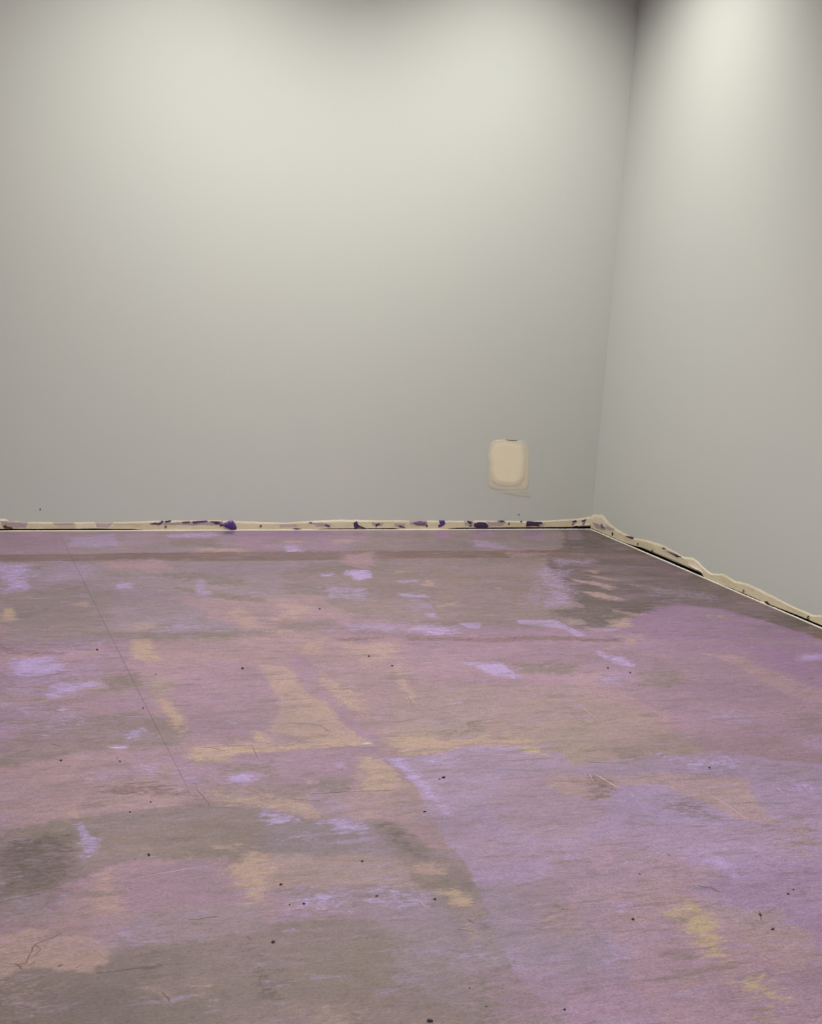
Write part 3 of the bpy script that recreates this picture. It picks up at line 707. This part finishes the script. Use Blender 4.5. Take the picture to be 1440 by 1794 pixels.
# paint splashes: thin raised skins of dried paint, outline given on the wall
def splash(name, plane, pts, mat_, parent, thick=.0035, jit=.0012, seed=0, label=None, lift=.0042, dens=4):
    rnd = random.Random(seed)
    conv = on_back if plane == 'x' else on_right
    Q = [Vector(conv(*p)) for p in pts]; R = []
    for i, a in enumerate(Q):
        b = Q[(i+1) % len(Q)]
        for k in range(dens):
            p = a.lerp(b, k/dens); R.append(p+Vector((rnd.uniform(-jit, jit), rnd.uniform(-jit, jit))))
    c = sum(R, Vector((0, 0)))/len(R)
    V = []; n = len(R)
    for (s, d) in ((1, lift), (1, lift+thick*.3), (.72, lift+thick*.85), (.3, lift+thick)):
        for p in R:
            q = c+(p-c)*s
            V.append((q.x, -d, q.y) if plane == 'x' else (-d, q.x, q.y))
    V.append((c.x, -lift-thick, c.y) if plane == 'x' else (-lift-thick, c.x, c.y))
    Fc = []
    for r in range(3):
        for i in range(n): Fc.append((r*n+i, r*n+(i+1) % n, (r+1)*n+(i+1) % n, (r+1)*n+i))
    for i in range(n): Fc.append((3*n+i, 3*n+(i+1) % n, 4*n))
    o = link(name, V, Fc, mat_, parent)
    bm = bmesh.new(); bm.from_mesh(o.data); bmesh.ops.recalc_face_normals(bm, faces=bm.faces)
    bm.to_mesh(o.data); bm.free()
    if label: o['label'] = label
    return o
big = splash('paint_blob', 'x', [(389,919),(394,915),(401,912),(407,911),(411,916),(414,922),(414,927),(405,927.5),(396,924)], M_PURPLE, None, .009, .0006, 1, None, .0035)
tag(big, 'large purple fan-shaped blob of paint on the cream strip at the back wall foot', 'paint blob')
SPL = [('x',[(768,912),(778,911.5),(780,917),(774,922),(768,924),(767,920),(771,917)],M_PURPLE,'dark purple paint dab'),
       ('x',[(830,917),(840,914),(850,915),(856,921),(852,925.5),(838,925.5),(829,922)],M_PURPLE_D,'round dull purple paint dab'),
       ('x',[(922,913),(948,914),(950,917),(942,918),(946,922),(934,921),(921,922.5)],M_PURPLE_D,'wide dull purple paint dab'),
       ('x',[(1002,912.5),(1008,910.5),(1010,912),(1009,914.5),(1002,915)],M_PURPLE,None),
       ('x',[(1001,918),(1006,916.5),(1005,919),(1001,919.5)],M_PURPLE,None),
       ('x',[(1018,911.5),(1027,909),(1024,914),(1020,914.5)],M_PURPLE,None),
       ('x',[(1019,917.5),(1024,916),(1023,918.5),(1019,919)],M_PURPLE,None),
       ('x',[(1006,922),(1012,920),(1011,922.5),(1007,923.5)],M_PURPLE_D,None),
       ('x',[(1016,922.5),(1024,921.5),(1022,923.5)],M_PURPLE_D,None),
       ('x',[(273,917),(281,915),(283,911.5),(287,913),(280,919),(274,919)],M_PURPLE,None),
       ('x',[(262,917),(273,915),(275,917),(266,918)],M_PURPLE_D,None),
       ('x',[(288,913),(299,911),(300,912.5),(290,915)],M_PURPLE_D,None),
       ('x',[(337,913),(362,911.5),(364,913),(345,914.5),(338,917)],M_PURPLE,None),
       ('x',[(318,914),(332,913),(333,915),(320,916)],M_PURPLE_D,None),
       ('x',[(368,913),(382,913),(388,916),(378,918),(374,915)],M_PURPLE_D,None),
       ('x',[(384,919),(390,917),(391,920),(386,922)],M_PURPLE_D,None),
       ('x',[(619,916),(625,912.5),(625,917),(630,921),(638,924),(640,926),(629,924),(621,926),(619.5,922)],M_PURPLE_D,'dark torn smear shaped like a small arch'),
       ('x',[(657,918),(666,916),(664,919),(659,921)],M_PURPLE_D,None),
       ('x',[(568,918),(576,920),(578,923),(571,921)],M_PURPLE_D,None),
       ('x',[(722,915),(735,912.5),(746,914),(747,919),(735,920),(727,918)],mat('faded_purple_paint', lin((124,100,132)), .6),'faded purple oval smear'),
       ('x',[(818,912),(827,914),(824,918),(820,916)],M_PURPLE_D,None),
       ('x',[(820,921),(826,919),(825,922)],M_PURPLE_D,None),
       ('x',[(540,915),(547,914),(545,916)],M_PURPLE_D,None),
       ('x',[(512,926),(518,925),(528,926.5),(520,927.5)],M_PURPLE_D,None),
       ('x',[(696,921),(700,920),(711,924),(702,923.5)],M_PURPLE_D,None),
       ('x',[(870,912),(880,911.5),(885,913.5),(876,913.5)],M_PURPLE_D,None),
       ('x',[(911,912.5),(914,912),(914,914),(911,914)],M_PURPLE_D,None),
       ('x',[(5,921),(10,919),(12,922),(20,923),(24,926.5),(8,926)],mat('rust_brown_paint', lin((92,62,46)), .7),'rusty brown chip at the strip foot'),
       ('y',[(1053,919),(1056,916.5),(1058,921),(1061,925),(1054,924.5)],mat('faded_purple_paint', lin((128,108,132)), .6),'faded purple smudge in the corner'),
       ('y',[(1096,938.5),(1104,939.5),(1112,941),(1109,944.5),(1103,942)],M_PURPLE_D,None),
       ('y',[(1161,959.5),(1164,959),(1168,962),(1162,962)],M_PURPLE_D,None),
       ('y',[(1170,965.5),(1184,970.5),(1195,975.5),(1187,976.5),(1182,972.5)],M_PURPLE_D,'dark purple dash of paint'),
       ('y',[(1142,964.5),(1145,963),(1145,967),(1142,967)],M_PURPLE_D,None),
       ('y',[(1340,1054),(1345,1053),(1350,1058),(1356,1064),(1347,1061)],mat('maroon_paint', lin((62,22,34)), .5),'maroon paint drip on the strip foot')]
for i, (pl, pts, m_, lb) in enumerate(SPL):
    splash('paint_smear', pl, pts, m_, T1 if pl == 'x' else T2, .0028, .0007, 20+i, lb, .0036 if len(pts) > 4 else .0034)

# nail holes: little sunken cups, dark inside, with a raised rim
def nail_hole(plane, px, py, r, parent):
    conv = on_back if plane == 'x' else on_right
    c = Vector(conv(px, py)); n = 14; V = []; Fc = []
    for (k, d) in ((1.35, .0034), (1.1, .0052), (.9, .0050), (.6, .0036)):
        for i in range(n):
            a = 2*PI*i/n; s = 1+.14*math.sin(3*a+px)
            q = c+Vector((math.cos(a), math.sin(a)))*r*k*s
            V.append((q.x, -d, q.y) if plane == 'x' else (-d, q.x, q.y))
    V.append((c.x, -.0034, c.y) if plane == 'x' else (-.0034, c.x, c.y))
    for q in range(3):
        for i in range(n): Fc.append((q*n+i, q*n+(i+1) % n, (q+1)*n+(i+1) % n, (q+1)*n+i))
    for i in range(n): Fc.append((3*n+i, 3*n+(i+1) % n, 4*n))
    link('nail_hole', V, Fc, M_DARK, parent)
for (px, py, r) in [(290,922.5,.0045),(456.5,921.3,.0048),(747.5,921.3,.0042),(891,917.5,.0042),(658.5,921.5,.0030),(8.5,922,.004)]:
    nail_hole('x', px, py, r, T1)
for (px, py, r) in [(1074,935.5,.0075),(1118.5,953.5,.0055),(1304,1035.5,.0055),(1417,1082.5,.0065)]:
    nail_hole('y', px, py, r, T2)

# torn paper lip curling off the strip next to the corner, and another on the right wall
def curl(name, plane, pts, parent, seed):
    conv = on_back if plane == 'x' else on_right
    Q = [Vector(conv(*p)) for p in pts]; R = []
    for a, b in zip(Q[:-1], Q[1:]):
        n = max(2, int((b-a).length/.006))
        for i in range(n): R.append(a.lerp(b, i/n))
    R.append(Q[-1]); V = []; Fc = []; m_ = 7
    for i, p in enumerate(R):
        t = i/(len(R)-1); w_ = .011*math.sin(PI*min(1, t*1.1+.08))+.002*mn.noise(Vector((t*9, seed, 0)))
        for j in range(m_):
            a = j/(m_-1); d = .0045+.010*a*a*math.sin(PI*t)*.8; z = p.y-w_*(.15+.25*a-.45*a*a)+.004
            V.append((p.x, -d, z) if plane == 'x' else (-d, p.x, z))
        if i:
            for j in range(m_-1): Fc.append(((i-1)*m_+j, (i-1)*m_+j+1, i*m_+j+1, i*m_+j))
    o = link(name, V, Fc, M_BEAD, parent, True)
    md = o.modifiers.new('thick', 'SOLIDIFY'); md.thickness = .0008
    o['label'] = 'torn pale paper edge curling off the strip'
curl('torn_edge', 'x', [(1000,921.5),(1012,921),(1024,920.5),(1035,919.5)], T1, 3)
curl('torn_edge', 'y', [(1206,990),(1218,996),(1228,1001),(1233,1006)], T2, 5)

# ------------------------------------------------------------------ filled square on the back wall
patch = bpy.data.objects.new('drywall_patch', None); COL.objects.link(patch)
_c = on_back(890, 816); patch.location = (_c[0], 0, _c[1]); patch.empty_display_size = .1
tag(patch, 'cream rounded rectangle of filler smeared on the grey back wall near the corner', 'wall patch')
def mud(name, pts, col_in, col_edge, thick, feather, mat_, base, seed, extra=()):
    poly = [on_back(*p) for p in pts]; xs_ = [p[0] for p in poly]; zs_ = [p[1] for p in poly]
    nx = 130; nz = 140; mg = .012
    gx, gz = np.meshgrid(np.linspace(min(xs_)-mg, max(xs_)+mg, nx), np.linspace(min(zs_)-mg, max(zs_)+mg, nz))
    gx = gx.ravel(); gz = gz.ravel()
    jx = (fbm(gx*28, gz*28, seed, 4)-.5)*.010; jz = (fbm(gx*28, gz*28, seed+1, 4)-.5)*.010
    d = sdist(gx+jx, gz+jz, poly); a = np.clip(d/feather, 0, 1); a = a*a*(3-2*a)
    tex = fbm(gx*30, gz*14, seed+2, 4)-.5
    y = base+thick*a*(1+tex*.35)+.0006*a*np.clip(1-d/feather*.6, 0, 1)
    y = np.where(d < 0, -.002, y)
    rgb = np.array(lin(col_edge))*(1-a[:, None])+np.array(lin(col_in))*a[:, None]
    rgb *= (1+tex[:, None]*.05)
    for (cc, al, fe, pp) in extra:
        dd = sdist(gx+jx, gz+jz, [on_back(*p) for p in pp]); b = np.clip(dd/fe+.5, 0, 1)[:, None]*al
        rgb = rgb*(1-b)+np.array(lin(cc))*b
    P_ = np.stack([gx-_c[0], -y, gz-_c[1]], 1)
    o = grid_mesh(name, P_, nz, nx, mat_, patch)
    # cut away everything outside the outline
    bm = bmesh.new(); bm.from_mesh(o.data); bm.verts.ensure_lookup_table()
    kill = [bm.verts[i] for i in np.nonzero(d < -.003)[0]]
    me_rgb = rgb[d >= -.003]
    bmesh.ops.delete(bm, geom=kill, context='VERTS'); bm.to_mesh(o.data); bm.free()
    if len(o.data.vertices) == len(me_rgb): set_colors(o.data, me_rgb)
    else:
        keep = {}
        co = np.array([v.co for v in o.data.vertices]); ix = np.argmin  # nearest original vertex
        out = np.array([rgb[ix((P_[:, 0]-c[0])**2+(P_[:, 2]-c[2])**2)] for c in co]); set_colors(o.data, out)
    return o
EDGE = (198,196,190)
sk = mud('skim_coat', [(855,783),(858,776),(864,771.5),(872,769.5),(884,769),(895,770),(905,771),(914,771.5),(921,774),(926,781),(928,790),(928.5,810),(928,835),(927,850),(924,857),(918,860.5),(900,861),(880,860.5),(866,859),(858,856),(854.5,849),(853.5,830),(854,805)],
         C_SKIM, EDGE, .0006, .018, M_PATCH, .0001, 5, [((204,192,180), .5, .012, [(860,842),(912,848),(920,856),(862,856)])])
sk['label'] = 'thin grey-beige skim around the filler'
fc = mud('filler_core', [(857,788),(861,777),(870,771.5),(882,770),(892,771),(903,772.5),(914,774),(920,781),(922,798),(921,820),(919,838),(912,848),(900,852),(885,853),(870,850),(861,842),(857,822),(856,802)],
         C_CORE, C_SKIM, .0012, .034, M_PATCH, .0009, 9)
fc['label'] = 'thick cream filler in the middle'
ov = mud('skim_smear', [(872,861),(925,858),(928,866),(930,873),(915,871),(885,866)], (196,196,186), EDGE, .0004, .012, M_PATCH, .0001, 15)

_v = []; _f = []
for _i in range(25):                                  # small knife ridge along the top, its shadow painted in as grey
    _x, _z = on_back(886+20*_i/24, 769.6+.9*math.sin(_i/24*PI)+.8*_i/24); _h = .0011*math.sin(PI*(_i+.5)/25)
    _v += [(_x-_c[0], 0, _z-_c[1]+_h), (_x-_c[0], -.0028, _z-_c[1]), (_x-_c[0], 0, _z-_c[1]-_h)]
    if _i:
        _k = 3*_i; _f += [(_k-3, _k-2, _k+1, _k), (_k-2, _k-1, _k+2, _k+1)]
link('knife_ridge', _v, _f, mat('ridge_shadow_grey', lin((150, 142, 126)), .7), patch)

# dark specks on the grey wall above the strip
def lump(name, loc, r, mat_, seed, sx=1, sy=1, sz=1, rot=0, sub=2):
    bm = bmesh.new(); bmesh.ops.create_icosphere(bm, subdivisions=sub, radius=1)
    for v in bm.verts:
        k = 1+.38*mn.noise(v.co*1.3+Vector((seed*7.1, seed*3.3, 0)))+.16*mn.noise(v.co*3.1+Vector((0, seed*5.7, 2)))
        v.co *= k; v.co.x *= sx; v.co.y *= sy; v.co.z *= sz
    zmin = min(v.co.z for v in bm.verts) if name != 'wall_speck' else 0
    for v in bm.verts: v.co.z -= zmin; v.co *= r
    me = bpy.data.meshes.new(name); bm.to_mesh(me); bm.free(); me.materials.append(mat_)
    o = bpy.data.objects.new(name, me); COL.objects.link(o); o.location = loc; o.rotation_euler.z = rot
    return o
for i, (px, py, lb) in enumerate([(70.5, 892, 'tiny dark speck on the grey back wall, far left above the strip'),
                                  (909, 901.5, 'tiny dark speck on the grey back wall below the cream filled patch')]):
    x, z = on_back(px, py)
    tag(lump('wall_speck', (x, -.001, z), .0032, M_CRUMB, i+1, 1, .5, 1), lb, 'speck')

# ------------------------------------------------------------------ crumbs lying on the slab
CRUMBS = [  # px, py, radius m, stretch x, stretch y, rotation, label
 (170,1137.5,.0052,1,1,0,'small black crumb beside the straight dark joint on the left'),
 (425,1170,.0055,1.3,.8,.2,'dark crumb on the pink-mauve floor left of the tan stroke'),
 (646.5,1149,.0045,1.2,.8,0,'dark crumb in the middle of the floor, the farther of two close together'),
 (687,1165.5,.0050,1,1,1,'dark crumb at the far tip of a thin tan stroke in mid floor'),
 (273,1180,.0026,1,1,0,'very tiny dark grain just right of the straight joint'),
 (1065,1169.5,.0048,1,1.3,0,'brown crumb on the lilac floor right of centre, left of its pair'),
 (1104,1177.5,.0046,1.1,1,0,'brown crumb on the lilac floor right of centre, right of its pair'),
 (560,1066,.0050,1.5,.7,.3,'flat brown crumb on the pinkish area below the brown seam'),
 (251,1239.5,.0034,1.2,1,0,'tiny dark crumb on the left edge of the straight dark joint'),
 (210,1332.5,.0036,1,1.2,.4,'dark crumb left of the near end of the straight joint'),
 (205.5,1327,.0020,1,1,.4,'tiny grain just behind a dark crumb left of the joint'),
 (264,1403.5,.0026,1,1,0,'tiny dark grain on the brownish stroke at lower left'),
 (777,1361,.0048,1.6,.8,.1,'dark crumb with a thin tail on the big lilac area'),
 (770,1363.5,.0022,2.4,.6,.3,'thin dark sliver beside a crumb on the big lilac area'),
 (744,1420.5,.0034,1.8,.7,0,'small flat dark flake on the left edge of the big lilac area'),
 (1243,1344,.0042,1.1,.9,0,'dark crumb on the lilac floor above the tan patch at right'),
 (261,1496,.0036,.8,2.6,.15,'black elongated crumb standing out on the taupe floor at lower left'),
 (634.5,1507.5,.0034,1.3,.9,0,'dark crumb on the grey-mauve floor below the bright lilac smear'),
 (532.5,1581.5,.0036,1.1,1.1,0,'dark crumb in the lower middle on the lilac smear'),
 (507.5,1583.5,.0024,1,1,0,'tiny dark grain left of a crumb on the lower lilac smear'),
 (478.5,1648.5,.0040,1.4,1.2,.2,'black crumb at the edge of the large taupe area near the camera'),
 (753.5,1787,.0052,1.7,.9,-.3,'black crumb nearest the camera in the middle foreground'),
 (989.5,1767,.0032,1.2,.9,0,'small black crumb in the right foreground'),
 (1381,1564.5,.0034,1.3,1,-.5,'black crumb at the far right, the nearer of a close pair'),
 (1390,1557,.0028,1.2,.8,.2,'black crumb at the far right, the farther of a close pair'),
 (1121,1529.5,.0024,.8,1.6,0,'tiny dark grain on the lilac floor behind the yellow streaks'),
 (762,1574,.0038,1.2,.8,0,'dark crumb on the tan stroke in the lower middle'),
 (1109,1609,.0038,1,1.4,.4,'brown crumb beside a small yellow dab left of the yellow streaks'),
 (1332,1601,.0040,.8,1.8,.1,'dark upright crumb right of the yellow streaks'),
 (1354,1626.5,.0036,1.8,.6,.1,'flat dark chip right of the yellow streaks'),
 (492,1548,.0038,1.4,.9,0,'pale brown crumb at the edge of the tan patch lower left of centre'),
 (660,1568,.0028,2.0,.6,0,'thin brown sliver above the lower lilac smear'),
 (107,1331,.0040,1.2,.8,0,'dark crumb on the left floor below the taupe band'),
 (823,1729,.0020,1,1,0,'tiny dark grain at the left edge of the near mauve area'),
 (852,1761,.0022,1.2,.8,0,'tiny dark grain on the taupe strip near the camera'),
 (228,1421,.0030,1,1.3,.3,'small dark crumb on the edge of the taupe area at left'),
]
for i, (px, py, r, sx, sy, rot, lb) in enumerate(CRUMBS):
    x, y = on_floor(px, py, .003)
    o = lump('floor_crumb', (x, y, .0), r*.72, M_CRUMB, 10+i, sx, sy, .6, rot)
    tag(o, lb, 'crumb', 'crumbs scattered on the floor')

# ------------------------------------------------------------------ ceiling lamps
for i, (x, y, W, ang, tint, lb) in enumerate(LAMPS):
    e = bpy.data.objects.new('ceiling_lamp', None); COL.objects.link(e); e.location = (x, y, CEIL)
    tag(e, 'round white '+lb, 'ceiling lamp', 'recessed ceiling lamps')
    V = []; Fc = []; n = 40
    for (r, z) in ((.105, 0), (.105, -.006), (.098, -.010), (.080, -.010), (.076, -.002)):
        for k in range(n): V.append((r*math.cos(2*PI*k/n), r*math.sin(2*PI*k/n), z))
    for q in range(4):
        for k in range(n): Fc.append((q*n+k, q*n+(k+1) % n, (q+1)*n+(k+1) % n, (q+1)*n+k))
    link('trim_ring', V, Fc, M_METAL, e, True)
    V = [(0.076*math.cos(2*PI*k/n), .076*math.sin(2*PI*k/n), -.0025) for k in range(n)]
    link('lens', V, [tuple(range(n))[::-1]], M_LAMP, e)
    ld = bpy.data.lights.new('lamp_light', 'SPOT'); ld.energy = W; ld.color = tint
    ld.spot_size = math.radians(ang); ld.spot_blend = 1.0; ld.shadow_soft_size = .07
    lo = bpy.data.objects.new('lamp_light', ld); COL.objects.link(lo); lo.parent = e; lo.location = (0, 0, -.03)
